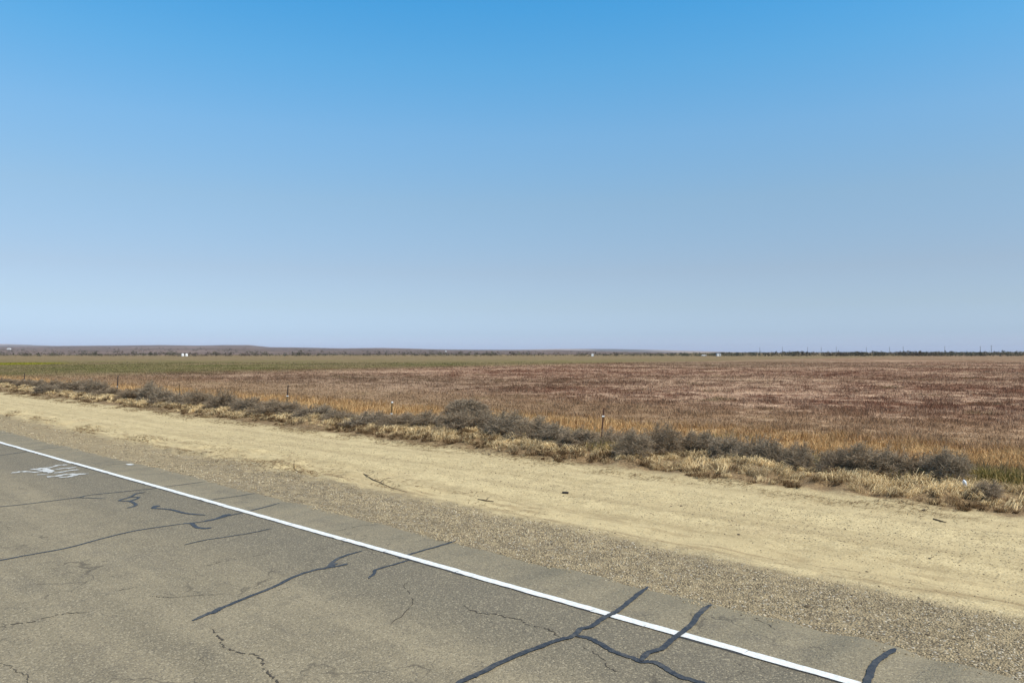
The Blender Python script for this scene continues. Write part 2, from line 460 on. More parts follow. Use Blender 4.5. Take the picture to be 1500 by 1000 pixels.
    M['plastic'] = plain('white_plastic', (.80, .82, .86), .35, .06, 30)
    M['cap'] = plain('bottle_foot_shade', (.02, .03, .06), .4, .1, 30)  # dark blue that paints the shade at the bottle's foot

ASPH_DARK = (.192, .160, .103); ASPH_TAN = (.288, .238, .150); ASPH_GREY = (.150, .130, .091); ASPH_SHOULDER = (.264, .221, .139)
DIRT_A = (.425, .330, .172); DIRT_B = (.605, .485, .262)
GRAV_A = (.205, .158, .094); GRAV_B = (.47, .375, .225)
STRAW_A = (.19, .12, .062); STRAW_B = (.88, .70, .40); STRAW_C = (.33, .26, .17)
TWIG_A = (.185, .145, .10); TWIG_B = (.54, .445, .325); TWIG_C = (.33, .23, .135)
HAZE = 5e-5
HILL_A = (.135, .105, .092); HILL_B = (.20, .150, .128)
build_materials()

# ------------------------------------------------------------------ ground sheets
def axis(segs):
    """[(start, end, step), ...] joined; a negative step count grows geometrically"""
    out = []
    for a, b, n in segs:
        out.append(np.linspace(a, b, n, endpoint=False))
    out.append(np.array([segs[-1][1]]))
    return np.concatenate(out)

def sheet(name, ps, ts, zf, mat):
    P, Tt = np.meshgrid(ps, ts)
    Z = zf(P, Tt)
    v = np.stack([P, Tt, Z], -1).reshape(-1, 3)
    w = len(ps); h = len(ts)
    i = (np.arange(h - 1)[:, None] * w + np.arange(w - 1)[None, :]).ravel()
    q = np.stack([i, i + 1, i + 1 + w, i + w], 1)
    me = mesh_np(name, v, quads=q, mat=mat, smooth=True)
    return tag(link(name, me, rotz=PHI), kind='structure')

ps = axis([(-9000, -2000, 12), (-2000, -400, 30), (-400, -120, 60), (-120, -40, 120), (-40, 6, 220), (6, 60, 50), (60, 400, 30), (400, 9000, 25)])
ts = axis([(-9000, -300, 10), (-300, -12, 20), (-12, -5.4, 6), (-5.4, -5.0, 2), (-5.0, 14.6, 6), (14.6, 15.0, 3), (15.0, 24, 60), (24, 60, 90), (60, 200, 70), (200, 1000, 60), (1000, 9000, 30)])
def field_z(P, T):
    z = height(P, T)
    z = np.where((T > -5.3) & (T < 14.8), -.5, z)
    z = z + sstep(17, 24, T) * (fbm(P * .5, T * .5, 61) - .5) * .10 * (1 - sstep(60, 140, np.hypot(P, T)))
    return z - .01 * ((T > 14.7) & (T < 15.3))
sheet('ground', ps, ts, field_z, M['field'])

ps = axis([(-1500, -300, 40), (-300, -80, 110), (-80, -40, 130), (-40, -15, 230), (-15, 5, 400), (5, 40, 80), (40, 400, 30)])
ts = axis([(6.72, 8.7, 42), (8.7, 15.25, 120)])
sheet('dirt_verge', ps, ts, lambda P, T: height(P, T) - .02 * (T < 6.8), M['dirt'])

# road: a slab with a broken edge
ps = axis([(-1500, -200, 60), (-200, -50, 120), (-50, 6, 500), (6, 60, 60), (60, 400, 20)])
edge = 6.86 + (fbm(ps * 2.5, ps * 0, 91, 4) - .5) * .20 + (fbm(ps * .4, ps * 0, 92, 2) - .5) * .16
rows = np.array([-5.1, -5.0, 1.0, 5.0])
v = []
for i, p in enumerate(ps):
    v += [(p, -5.1, -.4), (p, -5.1, 0), (p, 1.0, 0), (p, 5.0, 0), (p, edge[i], 0), (p, edge[i] + .02, -.10)]
v = np.array(v); n = len(ps)
i = (np.arange(n - 1)[:, None] * 6 + np.arange(5)[None, :]).ravel()
me = mesh_np('road', v, quads=np.stack([i, i + 6, i + 7, i + 1], 1), mat=M['asphalt'])
road = tag(link('road', me, rotz=PHI), kind='structure')

# ------------------------------------------------------------------ markings and repairs on the road (parts of the road)
def smooth_line(pts, n=6):
    P = np.array(pts, float)
    if len(P) < 3:
        return np.array([P[0] + (P[1] - P[0]) * k for k in np.linspace(0, 1, 12)])
    A = np.vstack([2 * P[0] - P[1], P, 2 * P[-1] - P[-2]]); out = []
    for k in range(1, len(A) - 2):
        a, b, c, d = A[k - 1], A[k], A[k + 1], A[k + 2]
        for u in np.linspace(0, 1, n, endpoint=False):
            out.append(.5 * ((2 * b) + (c - a) * u + (2 * a - 5 * b + 4 * c - d) * u * u + (3 * b - a - 3 * c + d) * u ** 3))
    out.append(A[-2]); return np.array(out)

def ribbon(photo_pts, width, z, mb, seed=0, jit=.25, ends=.35, crook=0.0, broken=0.0):
    """a flat band on the road through points marked on the photograph"""
    loc = []
    for px, py in photo_pts:
        loc.append(to_local(*spot(px, py)))
    L = smooth_line(loc)
    r = random.Random(seed)
    d = np.gradient(L, axis=0); d /= np.linalg.norm(d, axis=1)[:, None] + 1e-9
    nrm = np.stack([-d[:, 1], d[:, 0]], 1)
    vs = []; m = len(L)
    for k in range(m):
        u = k / (m - 1); e = min(1, ends + min(u, 1 - u) * 8)
        off = r.uniform(-1, 1) * crook
        a = width / 2 * e * (1 + r.uniform(-jit, jit)); b = width / 2 * e * (1 + r.uniform(-jit, jit))
        q = L[k] + nrm[k] * off
        zz = z + u * .0004
        vs.append((*(q + nrm[k] * a), zz)); vs.append((*(q - nrm[k] * b), zz))
    fs = [(2 * k, 2 * k + 1, 2 * k + 3, 2 * k + 2) for k in range(m - 1) if r.random() >= broken]
    mb.add(vs, fs)

def blob(photo_pts, z, mb):
    vs = [(*to_local(*spot(x, y)), z) for x, y in photo_pts]
    mb.add(vs, [tuple(range(len(vs)))])

# solid white edge line, with small nicks along its sides
LT = 5.945
mb = MB(); mk = MB()
r = random.Random(3)
def stroke(p0, p1, off):
    n = max(2, int(abs(p0 - p1) / .09)); vs = []
    for k in range(n + 1):
        p = p0 + (p1 - p0) * k / n; e = .02 if k in (0, n) else 0
        vs += [(p - e * r.uniform(-.5, .5), LT + .051 + off + r.uniform(-.004, .004), .0080), (p + e * r.uniform(-.5, .5), LT - .051 + off + r.uniform(-.006, .005) + (.016 if r.random() < .04 else 0), .0080)]
    mb.add(vs, [(2 * k, 2 * k + 1, 2 * k + 3, 2 * k + 2) for k in range(n)])
p = 8.0
while p > -40:
    L = r.choice((.35, .6, .9, 1.3, 1.9)); stroke(p, p - L + r.uniform(.002, .014), r.uniform(-.010, .010)); p -= L
while p > -700:
    stroke(p, p - 12.0, 0); p -= 12
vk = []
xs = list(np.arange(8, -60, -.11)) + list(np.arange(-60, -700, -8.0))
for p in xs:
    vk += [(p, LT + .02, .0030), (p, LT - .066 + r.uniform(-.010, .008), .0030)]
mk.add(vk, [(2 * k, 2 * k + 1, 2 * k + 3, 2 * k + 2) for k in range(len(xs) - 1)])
mb.build('edge_line', M['paint'], road); mk.build('line_border', M['line_primer'], road)

UNDER, OVER = .0045, .0092
SEAMS = [
 ([(-40, 826), (0, 820.5), (40, 813), (100, 802), (150, 788.5), (200, 777), (260, 768), (300, 763.5), (328, 757), (362, 749), (390, 742), (410, 736.5)], .060, UNDER),
 ([(266, 767), (280, 766.5), (288, 772), (300, 774), (310, 772.5)], .10, UNDER),
 ([(300, 763), (316, 760), (330, 754.5), (338, 753)], .12, UNDER),
 ([(-40, 747), (0, 742), (40, 738), (110, 729), (120, 727.5), (130, 725), (170, 721), (220, 716), (236, 713.6), (280, 708), (301, 705)], .055, UNDER),
 ([(114, 728.7), (130, 729.3), (154, 730.2)], .05, UNDER),
 ([(213, 720.5), (200, 723), (190, 728), (175, 733), (190, 733.5), (201, 730), (203, 728), (192, 728)], .075, UNDER),
 ([(186, 733), (193, 735), (199, 738.5), (196, 741.5), (187, 744)], .085, UNDER),
 ([(231, 740.5), (225, 744), (248, 746), (274, 752), (301, 754.5)], .085, UNDER),
 ([(224, 745), (228, 741), (232, 742)], .12, UNDER),
 ([(270, 798), (300, 791), (340, 785), (370, 780), (398, 774)], .042, UNDER),
 ([(282, 909), (300, 901), (326, 890), (362, 875), (400, 860), (430, 845), (460, 835), (480, 831), (490, 821), (508, 813), (530, 807)], .075, UNDER),
 ([(480, 831), (492, 829.5), (510, 825.6)], .075, UNDER),
 ([(484, 829.5), (489, 826), (493, 826.5)], .11, UNDER),
 ([(308, 899), (318, 894), (326, 889)], .10, UNDER),
 ([(540, 847), (548, 840), (552, 834), (580, 826), (600, 820)], .060, UNDER),
 ([(584, 817.5), (592, 816), (602, 811.5), (624, 805), (644, 799.5), (667, 792)], .060, UNDER),
 ([(664, 1008), (676, 999), (700, 988), (740, 968), (790, 948), (818, 938), (840, 932), (850, 922), (866, 918), (884, 906), (900, 898), (920, 883), (936, 870), (950, 860)], .085, OVER),
 ([(838, 931.5), (856, 933), (870, 938), (890, 949), (900, 955), (924, 963), (940, 969), (958, 970), (974, 978), (994, 990), (1020, 998), (1070, 1015)], .085, UNDER),
 ([(938, 969), (950, 957), (968, 951), (984, 938), (998, 928), (1014, 914), (1026, 898), (1042, 886)], .085, OVER),
 ([(1262, 1020), (1270, 1000), (1280, 976), (1286, 968), (1300, 958), (1312, 951)], .105, OVER),
 ([(-20, 669), (0, 667), (40, 661), (68, 657), (92, 655)], .045, UNDER),
 ([(132, 683.5), (160, 681), (190, 677.5)], .035, UNDER),
 ([(296, 735), (320, 730.5), (345, 727), (376, 722)], .035, UNDER),
]
for k, (pts, w, z) in enumerate(SEAMS):
    mb = MB(); ribbon(pts, w * (.52 if k == 19 else .66), z + k * .00012, mb, k, .14, .42, .005)
    o = mb.build('tar_seam', M['tar'], road)

CRACKS = [
 [(-10, 919), (20, 914), (48, 910), (74, 903), (96, 898), (112, 897), (132, 896)],
 [(308, 920), (316, 928), (324, 938), (328, 948), (350, 955), (378, 960), (384, 970), (388, 978), (398, 990), (408, 1001), (418, 1014)],
 [(678, 886), (690, 893), (704, 898), (722, 899), (740, 903), (764, 908), (770, 914), (788, 918), (802, 921), (814, 928), (822, 934)],
 [(-10, 968), (10, 973), (25, 983), (40, 990), (42, 1002)],
 [(492, 778), (526, 770.5), (558, 767)],
 [(220, 873), (236, 874), (256, 874.5), (300, 871), (328, 870)],
 [(300, 829), (330, 821), (360, 817), (392, 810)],
 [(568, 918), (600, 890), (604, 873), (590, 858), (600, 852)],
 [(1100, 906), (1120, 912), (1136, 922)], [(1090, 870), (1110, 878), (1128, 881)],
 [(170, 866), (196, 860), (214, 857)], [(405, 865), (420, 860.5), (424, 860)], [(850, 945), (880, 962), (892, 978), (908, 984)],
]
for k, pts in enumerate(CRACKS):
    mb = MB(); ribbon(pts, .014 if k < 3 else .008, .003, mb, 50 + k, .9, .2, .016, .18)
    mb.build('crack', M['crack'], road)

mb = MB()
for k, (pts, w) in enumerate([
    ([(16, 693), (28, 691), (36, 690.5), (52, 691.5), (60, 690)], .10), ([(44, 687.3), (54, 687), (64, 686), (70, 689), (74, 692.5)], .16),
    ([(60, 686.5), (76, 684), (88, 681), (99, 681)], .085), ([(80, 687.5), (94, 686), (104, 685.3), (112, 684)], .10),
    ([(54, 695.3), (64, 695), (72, 693.6)], .05), ([(78, 693), (90, 691.5), (104, 688.8), (116, 688)], .09),
    ([(68, 698), (80, 698), (91, 695.6), (104, 694.5), (118, 694.5), (130, 693.8)], .12), ([(86, 699.2), (98, 698.8), (106, 697), (114, 695.5)], .11),
    ([(56, 689.5), (62, 688.5), (70, 691.5)], .12)]):
    ribbon(pts, w * .95, .006 + k * .0004, mb, 80 + k, .5, .25, .01)
mb.build('spray_marking', M['spray'], road)
mb = MB(); blob([(184, 679.8), (191, 679.4), (197, 680.3), (192, 681.1), (187, 680.9)], .0065, mb)
mb.build('paint_dab', M['paint'], road)

# ------------------------------------------------------------------ stones
def pebbles(p, t, size, rnd, name, sink=.25, zoff=None):
    n = len(p)
    base = np.array([(1, 0, 0), (0, 1, 0), (-1, 0, 0), (0, -1, 0), (0, 0, 1), (0, 0, -1)], float)
    j = 1 + RNG.uniform(-.35, .35, (n, 6))
    v = base[None] * j[:, :, None]
    v[:, :, :2] += RNG.uniform(-.3, .3, (n, 6, 2))
    v *= size[:, None, None] * .5
    v[:, :, 2] *= RNG.uniform(.45, .85, (n, 1))
    a = RNG.uniform(0, 6.28, n); ca, sa = np.cos(a)[:, None], np.sin(a)[:, None]
    x = v[:, :, 0] * ca - v[:, :, 1] * sa; y = v[:, :, 0] * sa + v[:, :, 1] * ca
    z = np.maximum(height(p, t), np.where(t < 6.85, 0, -9)) if zoff is None else zoff
    V = np.stack([x + p[:, None], y + t[:, None], v[:, :, 2] + (z + size * (.3 - sink))[:, None]], -1).reshape(-1, 3)
    f = np.array([(0, 1, 4), (1, 2, 4), (2, 3, 4), (3, 0, 4), (1, 0, 5), (2, 1, 5), (3, 2, 5), (0, 3, 5)])
    F = (np.arange(n)[:, None, None] * 6 + f[None]).reshape(-1, 3)
    me = mesh_np(name, V, tris=F, attrs={'rnd': np.repeat(rnd, 6)}, mat=M['pebble'])
    return link(name, me, rotz=PHI)

def scatter(n, p0, p1, t0, t1):
    return RNG.uniform(p0, p1, n), RNG.uniform(t0, t1, n)

P, T_, S = [], [], []
for n, p0, p1, s0, s1 in ((34000, -5, 2.5, .009, .028), (26000, -12, -5, .012, .032), (15000, -24, -12, .018, .040), (7000, -45, -24, .025, .055)):
    p, t = scatter(n, p0, p1, 6.72, 9.3)
    edge_n = (fbm(p * .8, t * .8, 15) - .5) * .8
    dens = sstep(6.72, 6.95, t + (fbm(p * 3, t * 3, 16) - .5) * .25) * (1 - sstep(8.1, 8.75, t + edge_n))
    dens = dens * (.12 + 1.25 * sstep(.30, .62, fbm(p * 1.2, t * 2.2, 12, 3))) * (.5 + .8 * sstep(-22, -3, p)) + .012
    k = RNG.random(n) < dens
    s = s0 + (s1 - s0) * RNG.random(n) ** 2.6
    P.append(p[k]); T_.append(t[k]); S.append(s[k])
p = np.concatenate(P); t = np.concatenate(T_); s = np.concatenate(S)
tag(pebbles(p, t, s, RNG.random(len(p)), 'gravel'), 'grey brown gravel strip along the broken edge of the asphalt', 'gravel', kind='stuff')

P, T_, S = [], [], []
for n, p0, p1, s0, s1 in ((26000, -9, 2, .007, .026), (16000, -24, -9, .012, .032), (2500, -50, -24, .02, .04)):
    p, t = scatter(n, p0, p1, 8.4, 14.2)
    dens = .16 + .75 * sstep(9.9, 10.6, t) * (1 - sstep(12.3, 13.1, t)) * fbm(p * .5, t * 1.2, 19) * 1.5
    k = RNG.random(n) < dens
    P.append(p[k]); T_.append(t[k]); S.append((s0 + (s1 - s0) * RNG.random(n) ** 3)[k])
p = np.concatenate(P); t = np.concatenate(T_); s = np.concatenate(S)
tag(pebbles(p, t, s, RNG.random(len(p)) ** 1.5 * .8, 'loose_stones'), 'small loose stones scattered over the pale dirt verge', 'stones', kind='stuff')

# ------------------------------------------------------------------ grass blades
def blades(p, t, z, h, w, ang, lean, rnd, mat, name, droop=0.0, flat=False):
    n = len(p)
    d = np.stack([np.cos(ang), np.sin(ang), np.zeros(n)], 1)
    a2 = RNG.uniform(0, 6.28, n)
    s = np.stack([np.cos(a2), np.sin(a2), np.zeros(n)], 1) * (w / 2)[:, None]
    b = np.stack([p, t, z], 1)
    up = np.array([0, 0, 1.0])
    m = b + up * (h * .62)[:, None] * np.sqrt(np.clip(1 - lean ** 2 * .3, .05, 1))[:, None] + d * (lean * h * .35)[:, None]
    if flat: m = b + up * (h * .10 + .004)[:, None] * RNG.uniform(.2, 1.6, n)[:, None] + d * (h * .5)[:, None]
    tip = b + up * (h * np.sqrt(np.clip(1 - lean ** 2, .01, 1)) - droop * h)[:, None] + d * (lean * h)[:, None]
    V = np.stack([b - s, b + s, m - s * .8, m + s * .8, tip], 1).reshape(-1, 3)
    o = np.arange(n)[:, None] * 5
    me = mesh_np(name, V, quads=o + np.array([[0, 1, 3, 2]]), tris=o + np.array([[2, 3, 4]]), attrs={'rnd': np.repeat(rnd, 5)}, mat=mat)
    return link(name, me, rotz=PHI)

# field grass: thinner with distance
n = 620000
u = RNG.random(n); y0, y1 = 11.5, 190.0
Y = (y0 ** -.1 + u * (y1 ** -.1 - y0 ** -.1)) ** (-10)
X = RNG.uniform(-.86, .86, n) * Y
p, t = to_local(X, Y)
k = (t > 17.0 + (fbm(p * .4, t * 0, 8) - .5) * 1.4)
p, t, Y = p[k], t[k], Y[k]
# gather blades into tufts
tuft = fbm(p * 1.1, t * 1.1, 55, 3)
k = RNG.random(len(p)) < sstep(.30, .62, tuft) * .8 + .25
p, t, Y = p[k], t[k], Y[k]; n = len(p); tuft = fbm(p * 1.1, t * 1.1, 55, 3)
big = fbm(p * .12, t * .12, 71, 3)
h = (.05 + .12 * RNG.random(n)) * (.65 + .7 * sstep(.35, .7, tuft)) * (.75 + .5 * big)
near = 1 - sstep(19.5, 25, t + (big - .5) * 4)
h = h * (1 + 1.2 * near)
w = (.007 + .0006 * Y) * RNG.uniform(.6, 1.3, n)
rnd = np.clip(.5 + .30 * RNG.standard_normal(n) + (tuft - .5) * .6, 0, 1)
blades(p, t, field_z(p, t) - .01, h, w, RNG.uniform(0, 6.28, n), RNG.uniform(.15, .97, n), rnd, M['field_grass'], 'field_grass')
tag(bpy.data.objects['field_grass'], 'dry maroon and golden field grass beyond the fence', 'grass', kind='stuff')

# straw bank: combed-over tufts, each one a drooping sheaf
bp, bt, bz, bh, ba, bl, br, bw = [], [], [], [], [], [], [], []
for n, p0, p1 in ((900, -10, 3), (950, -24, -10), (1000, -45, -24), (800, -85, -45)):
    cp, ct = scatter(n, p0, p1, 13.3, 16.3)
    wob = (fbm(cp * .35, ct * .2, 5) - .5) * 1.0
    kk = (ct + wob > 13.6 + fbm(cp * 1.1, ct * 0, 45, 3) * .9) & (ct + wob < 16.0)
    cp, ct = cp[kk], ct[kk]; nc = len(cp); m = 54
    front = sstep(13.6, 14.9, ct + wob[kk])
    size = RNG.uniform(.45, 1.2, nc) * (.42 + .58 * front)
    comb = RNG.normal(-.5, 1.0, nc)                      # the way a sheaf is combed
    tone = np.clip(RNG.normal(.50, .27, nc) + (fbm(cp * .6, ct * .6, 23, 3) - .5) * .8 + (front - .75) * .75, 0, 1)
    rep_ = lambda a: np.repeat(a, m)
    q = rep_(cp) + RNG.standard_normal(nc * m) * .085 * rep_(size)
    s_ = rep_(ct) + RNG.standard_normal(nc * m) * .075 * rep_(size)
    bp.append(q); bt.append(s_)
    bz.append(height(q, s_) + np.abs(RNG.normal(0, .035, nc * m)) * rep_(size))
    ba.append(rep_(comb) + RNG.standard_normal(nc * m) * .38)
    bl.append(np.clip(rep_(RNG.uniform(.80, .985, nc) + .06 * (1 - front)) + RNG.normal(0, .08, nc * m), .3, .99))
    bh.append(RNG.uniform(.10, .25, nc * m) * rep_(size))
    br.append(np.clip(rep_(tone) + RNG.normal(0, .13, nc * m), 0, 1))
    bw.append((.009 + .00035 * abs((p0 + p1) / 2)) * RNG.uniform(.5, 1.4, nc * m))
p, t, z, h, ang, lean, rnd, w = map(np.concatenate, (bp, bt, bz, bh, ba, bl, br, bw))
blades(p, t, z, h, w, ang, lean, rnd, M['straw'], 'dry_grass', .10)
tag(bpy.data.objects['dry_grass'], 'pale matted dry grass banked along the foot of the bushes', 'dry grass', kind='stuff')

# windblown litter of straw lying on the dirt
n = 52000
p = -RNG.random(n) ** 1.3 * 60 + 2; t = np.where(RNG.random(n) < .45, RNG.normal(9.0, .45, n), RNG.normal(13.7, .38, n))
k = RNG.random(n) < np.where(t < 11, sstep(.48, .66, fbm(p * .7, t * 2.2, 33, 4)), sstep(.40, .62, fbm(p * .9, t * 1.6, 34, 4))) * np.where(t < 11, sstep(-6, -16, p), 1.0)
p, t = p[k], t[k]; n = len(p)
blades(p, t, height(p, t) + .004, RNG.uniform(.04, .15, n), RNG.uniform(.006, .013, n) + .0005 * np.abs(p), RNG.normal(.2, .8, n),
       np.full(n, .985), RNG.random(n) ** 1.6 * .5, M['straw'], 'straw_litter', .13, True)
tag(bpy.data.objects['straw_litter'], 'brown straw litter blown in streaks over the dirt verge', 'litter', kind='stuff')

# green weeds among the bushes
cx, cy, cr = [], [], []
for px, py, rx, ry, n in ((1462, 712, 1.1, .7, 2600), (1505, 716, .9, .7, 1800), (905, 668, .5, .5, 700), (725, 618, 1.3, .7, 900), (1180, 688, .5, .5, 500), (440, 600, 1.2, .6, 500), (1060, 650, .8, .5, 350), (832, 640, .8, .4, 400)):
    X, Y = spot(px, py); cx.append(X + RNG.standard_normal(n) * rx * .6); cy.append(Y + .35 + RNG.standard_normal(n) * ry * .5)
X = np.concatenate(cx); Y = np.concatenate(cy); p, t = to_local(X, Y); n = len(p)
blades(p, t, height(p, t), RNG.uniform(.10, .32, n), RNG.uniform(.008, .018, n), RNG.uniform(0, 6.28, n), RNG.uniform(.1, .8, n), RNG.random(n), M['weed'], 'green_weeds')
tag(bpy.data.objects['green_weeds'], 'yellow green weeds growing between the grey bushes', 'weeds', kind='stuff')

# ------------------------------------------------------------------ dead bushes along the fence
def bush_mesh(seed, lean=.18, nb=230, nt=40, dome=False):
    g = np.random.default_rng(seed)
    # shell points on a lumpy dome of half-width .5 and height 1
    az = g.uniform(0, 2 * np.pi, nb); el = np.arcsin(g.uniform(.02, 1, nb) ** .8)
    lump = .84 + .2 * np.sin(az * 3 + seed) * np.cos(el * 2 + seed) + g.uniform(-.16, .14, nb)
    if dome: lump = .94 + g.uniform(-.06, .05, nb)
    end = np.stack([.5 * np.cos(az) * np.cos(el) * lump + lean * np.sin(el) * .5, .5 * np.sin(az) * np.cos(el) * lump, np.sin(el) * lump * .95 + .03], 1)
    st = np.stack([g.normal(0, .10, nb), g.normal(0, .10, nb), np.zeros(nb)], 1)
    ctl = st * .4 + end * .6 + np.stack([g.normal(0, .05, nb), g.normal(0, .05, nb), .12 + g.normal(0, .05, nb)], 1) * np.array([1, 1, .6])
    def bez(u, i):
        u = u[:, None]; return (1 - u) ** 2 * st[i] + 2 * u * (1 - u) * ctl[i] + u * u * end[i]
    V = []; Q = []; R = []; off = 0
    def strips(A, B, C, w0, w1, rnd):
        nonlocal off
        n = len(A); d = C - A; s = np.cross(d, g.standard_normal((n, 3))); s /= np.linalg.norm(s, axis=1)[:, None] + 1e-9
        v = np.stack([A - s * w0[:, None], A + s * w0[:, None], B - s * ((w0 + w1) / 2)[:, None], B + s * ((w0 + w1) / 2)[:, None], C - s * w1[:, None], C + s * w1[:, None]], 1).reshape(-1, 3)
        o = np.arange(n)[:, None] * 6 + off
        Q.append(np.concatenate([o + np.array([[0, 1, 3, 2]]), o + np.array([[2, 3, 5, 4]])])); V.append(v); R.append(np.repeat(rnd, 6)); off += len(v)
    i = np.arange(nb); z = np.zeros(nb)
    br = g.uniform(.0, .6, nb)
    strips(bez(z, i), bez(z + .3, i), bez(z + .6, i), np.full(nb, .008), np.full(nb, .006), br)
    strips(bez(z + .6, i), bez(z + .8, i), bez(z + 1, i), np.full(nb, .006), np.full(nb, .003), br)
    i = np.repeat(i, nt); u = g.uniform(.30, 1.0, len(i))
    A = bez(u, i); tang = bez(np.minimum(u + .1, 1.1), i) - bez(u - .05, i); tang /= np.linalg.norm(tang, axis=1)[:, None] + 1e-9
    d = tang * .75 + g.standard_normal((len(i), 3)) * .75 + np.array([lean * .6, 0, .08]); d /= np.linalg.norm(d, axis=1)[:, None]
    L = g.uniform(.06, .165, len(i)) * (1.25 - .45 * u)
    B = A + d * (L * .55)[:, None]; C = A + d * L[:, None] + g.standard_normal((len(i), 3)) * .025
    C[:, 2] = np.maximum(C[:, 2], .01)
    strips(A, B, C, np.full(len(i), .0036), np.full(len(i), .0014), np.clip(g.normal(.42, .26, len(i)), 0, 1))
    me = mesh_np('twigs', np.concatenate(V), quads=np.concatenate(Q), attrs={'rnd': np.concatenate(R)}, mat=M['twig'])
    return me

def stem_mesh(seed):
    r = random.Random(seed); mb = MB()
    for k in range(7):
        a = r.uniform(0, 6.28); d = r.uniform(.1, .25); hh = r.uniform(.3, .6)
        mb.tube([(r.uniform(-.03, .03), r.uniform(-.03, .03), -.06), (d * .4 * math.cos(a), d * .4 * math.sin(a), hh * .5), (d * math.cos(a) + .05, d * math.sin(a), hh)], [.014, .010, .005], 5)
    o = mb.build('stem', M['stem']); me = o.data; bpy.data.objects.remove(o); return me

TW = [bush_mesh(100 + k, lean=(.12, .25, .30, .05, .18, .35)[k]) for k in range(6)] + [bush_mesh(200, .03, 260, 44, True)]
ST = [stem_mesh(k) for k in range(3)]
BUSH_GROUP = 'dead grey bushes along the fence line'
BUSHES = [  # photo left, right, top, base, label
 (-14, 20, 554, 565, 'small dark bush cut by the left edge of the picture'),
 (18, 44, 556, 567, 'small dark bush second from the left picture edge'),
 (40, 60, 557, 569, 'low dark bush just left of the greyer front bush near the left edge'),
 (46, 76, 563, 577, 'pale grey low bush standing in front of darker ones near the left edge'),
 (62, 86, 556, 571, 'dark bush right behind the pale grey low bush near the left edge'),
 (80, 118, 558, 575, 'wide flat dark bush ending the leftmost run of bushes'),
 (116, 152, 558, 580, 'rounded grey bush with a sloping right side, left of the far thin post'),
 (132, 170, 569, 583, 'low grey bush at the foot of the far thin post'),
 (168, 206, 571, 587, 'low dark bush between the far thin post and the tall upright bush'),
 (200, 232, 562, 590, 'tall upright dark bush standing above the left part of the hedge'),
 (218, 250, 572, 594, 'grey bush leaning on the right side of the tall upright one'),
 (246, 276, 575, 596, 'low grey bush by the short stub of post'),
 (270, 305, 575, 599, 'low grey bush just right of the short stub of post'),
 (298, 342, 574, 603, 'broad pale grey bush midway between stub post and two-tone post'),
 (335, 376, 585, 606, 'low brownish grey bush before the darkest bush by the two-tone post'),
 (372, 418, 587, 611, 'very dark round bush just left of the two-tone post'),
 (404, 438, 590, 612, 'dark bush at the foot of the two-tone post'),
 (430, 478, 595, 616, 'grey bush just right of the two-tone post'),
 (470, 516, 602, 620, 'low pale bush midway between two-tone post and white-topped post'),
 (508, 562, 604, 627, 'wide low grey bush left of the white-topped post'),
 (556, 604, 609, 630, 'low grey bush at the foot of the white-topped post'),
 (598, 648, 606, 632, 'dark bush right of the white-topped post, left of the domed bush'),
 (638, 692, 604, 637, 'brownish bush directly in front of the domed bush'),
 (656, 708, 587, 616, 'big smooth domed bush standing alone behind the hedge'),
 (684, 732, 604, 637, 'grey bush below the right side of the domed bush'),
 (714, 764, 608, 645, 'large fluffy grey bush two places right of the domed bush'),
 (750, 802, 616, 651, 'brown tinged bush midway between domed bush and rust-brown post'),
 (790, 834, 624, 655, 'grey bush third to the left of the rust-brown post'),
 (824, 874, 631, 660, 'pale grey bush just left of the rust-brown post'),
 (868, 916, 632, 664, 'sparse grey bush behind the rust-brown post'),
 (908, 954, 637, 676, 'slanting grey bush starting the right run of hedge'),
 (944, 992, 627, 671, 'tallest dark bush with a ragged top, right of the rust-brown post'),
 (984, 1024, 637, 671, 'bush on the right flank of the tallest dark bush'),
 (1014, 1058, 637, 672, 'rounded dark bush second right of the tallest dark bush'),
 (1048, 1092, 642, 680, 'grey bush with a dark hollow at its right foot, middle of the right hedge'),
 (1084, 1134, 645, 686, 'broad grey bush in the right hedge before its thin end'),
 (1128, 1160, 653, 690, 'narrow dark bush near the right end of the middle hedge'),
 (1152, 1190, 655, 695, 'sparse brown bush last in the middle hedge before the grassy gap'),
 (1205, 1248, 666, 700, 'small pale grey bush first after the grassy gap'),
 (1238, 1294, 658, 703, 'big dark bush with tangled twigs second after the grassy gap'),
 (1284, 1334, 664, 706, 'greenish grey bush in the middle of the rightmost run'),
 (1320, 1382, 671, 709, 'wide low grey bush left of the last round bush'),
 (1374, 1424, 668, 716, 'last round grey bush on the right, beside green weeds'),
 (1436, 1474, 711, 736, 'small dead clump lying in the straw right of the white bottle'),
]
r = random.Random(5)
for k, (xl, xr, yt, yb, lab) in enumerate(BUSHES):
    X, Y = spot((xl + xr) / 2, yb)
    Y += .25
    W = (xr - xl) / FOC * Y * 1.58; H = (yb - yt) / FOC * Y * 1.17
    z = height_world(X, Y)
    H = max(.2, H - z * .5)
    root = empty('dead_bush', (X, Y, z - .03), 0.0)
    tag(root, lab, 'bush', BUSH_GROUP)
    o = link('twigs', TW[6 if 'domed bush standing' in lab else k % 6], root); o.scale = (W, max(W * .75, .6), H)
    s = link('stem', ST[k % 3], root); s.scale = (W, W, H)
    a = r.uniform(-.5, .5); o.rotation_euler[2] = a; s.rotation_euler[2] = r.uniform(0, 6)

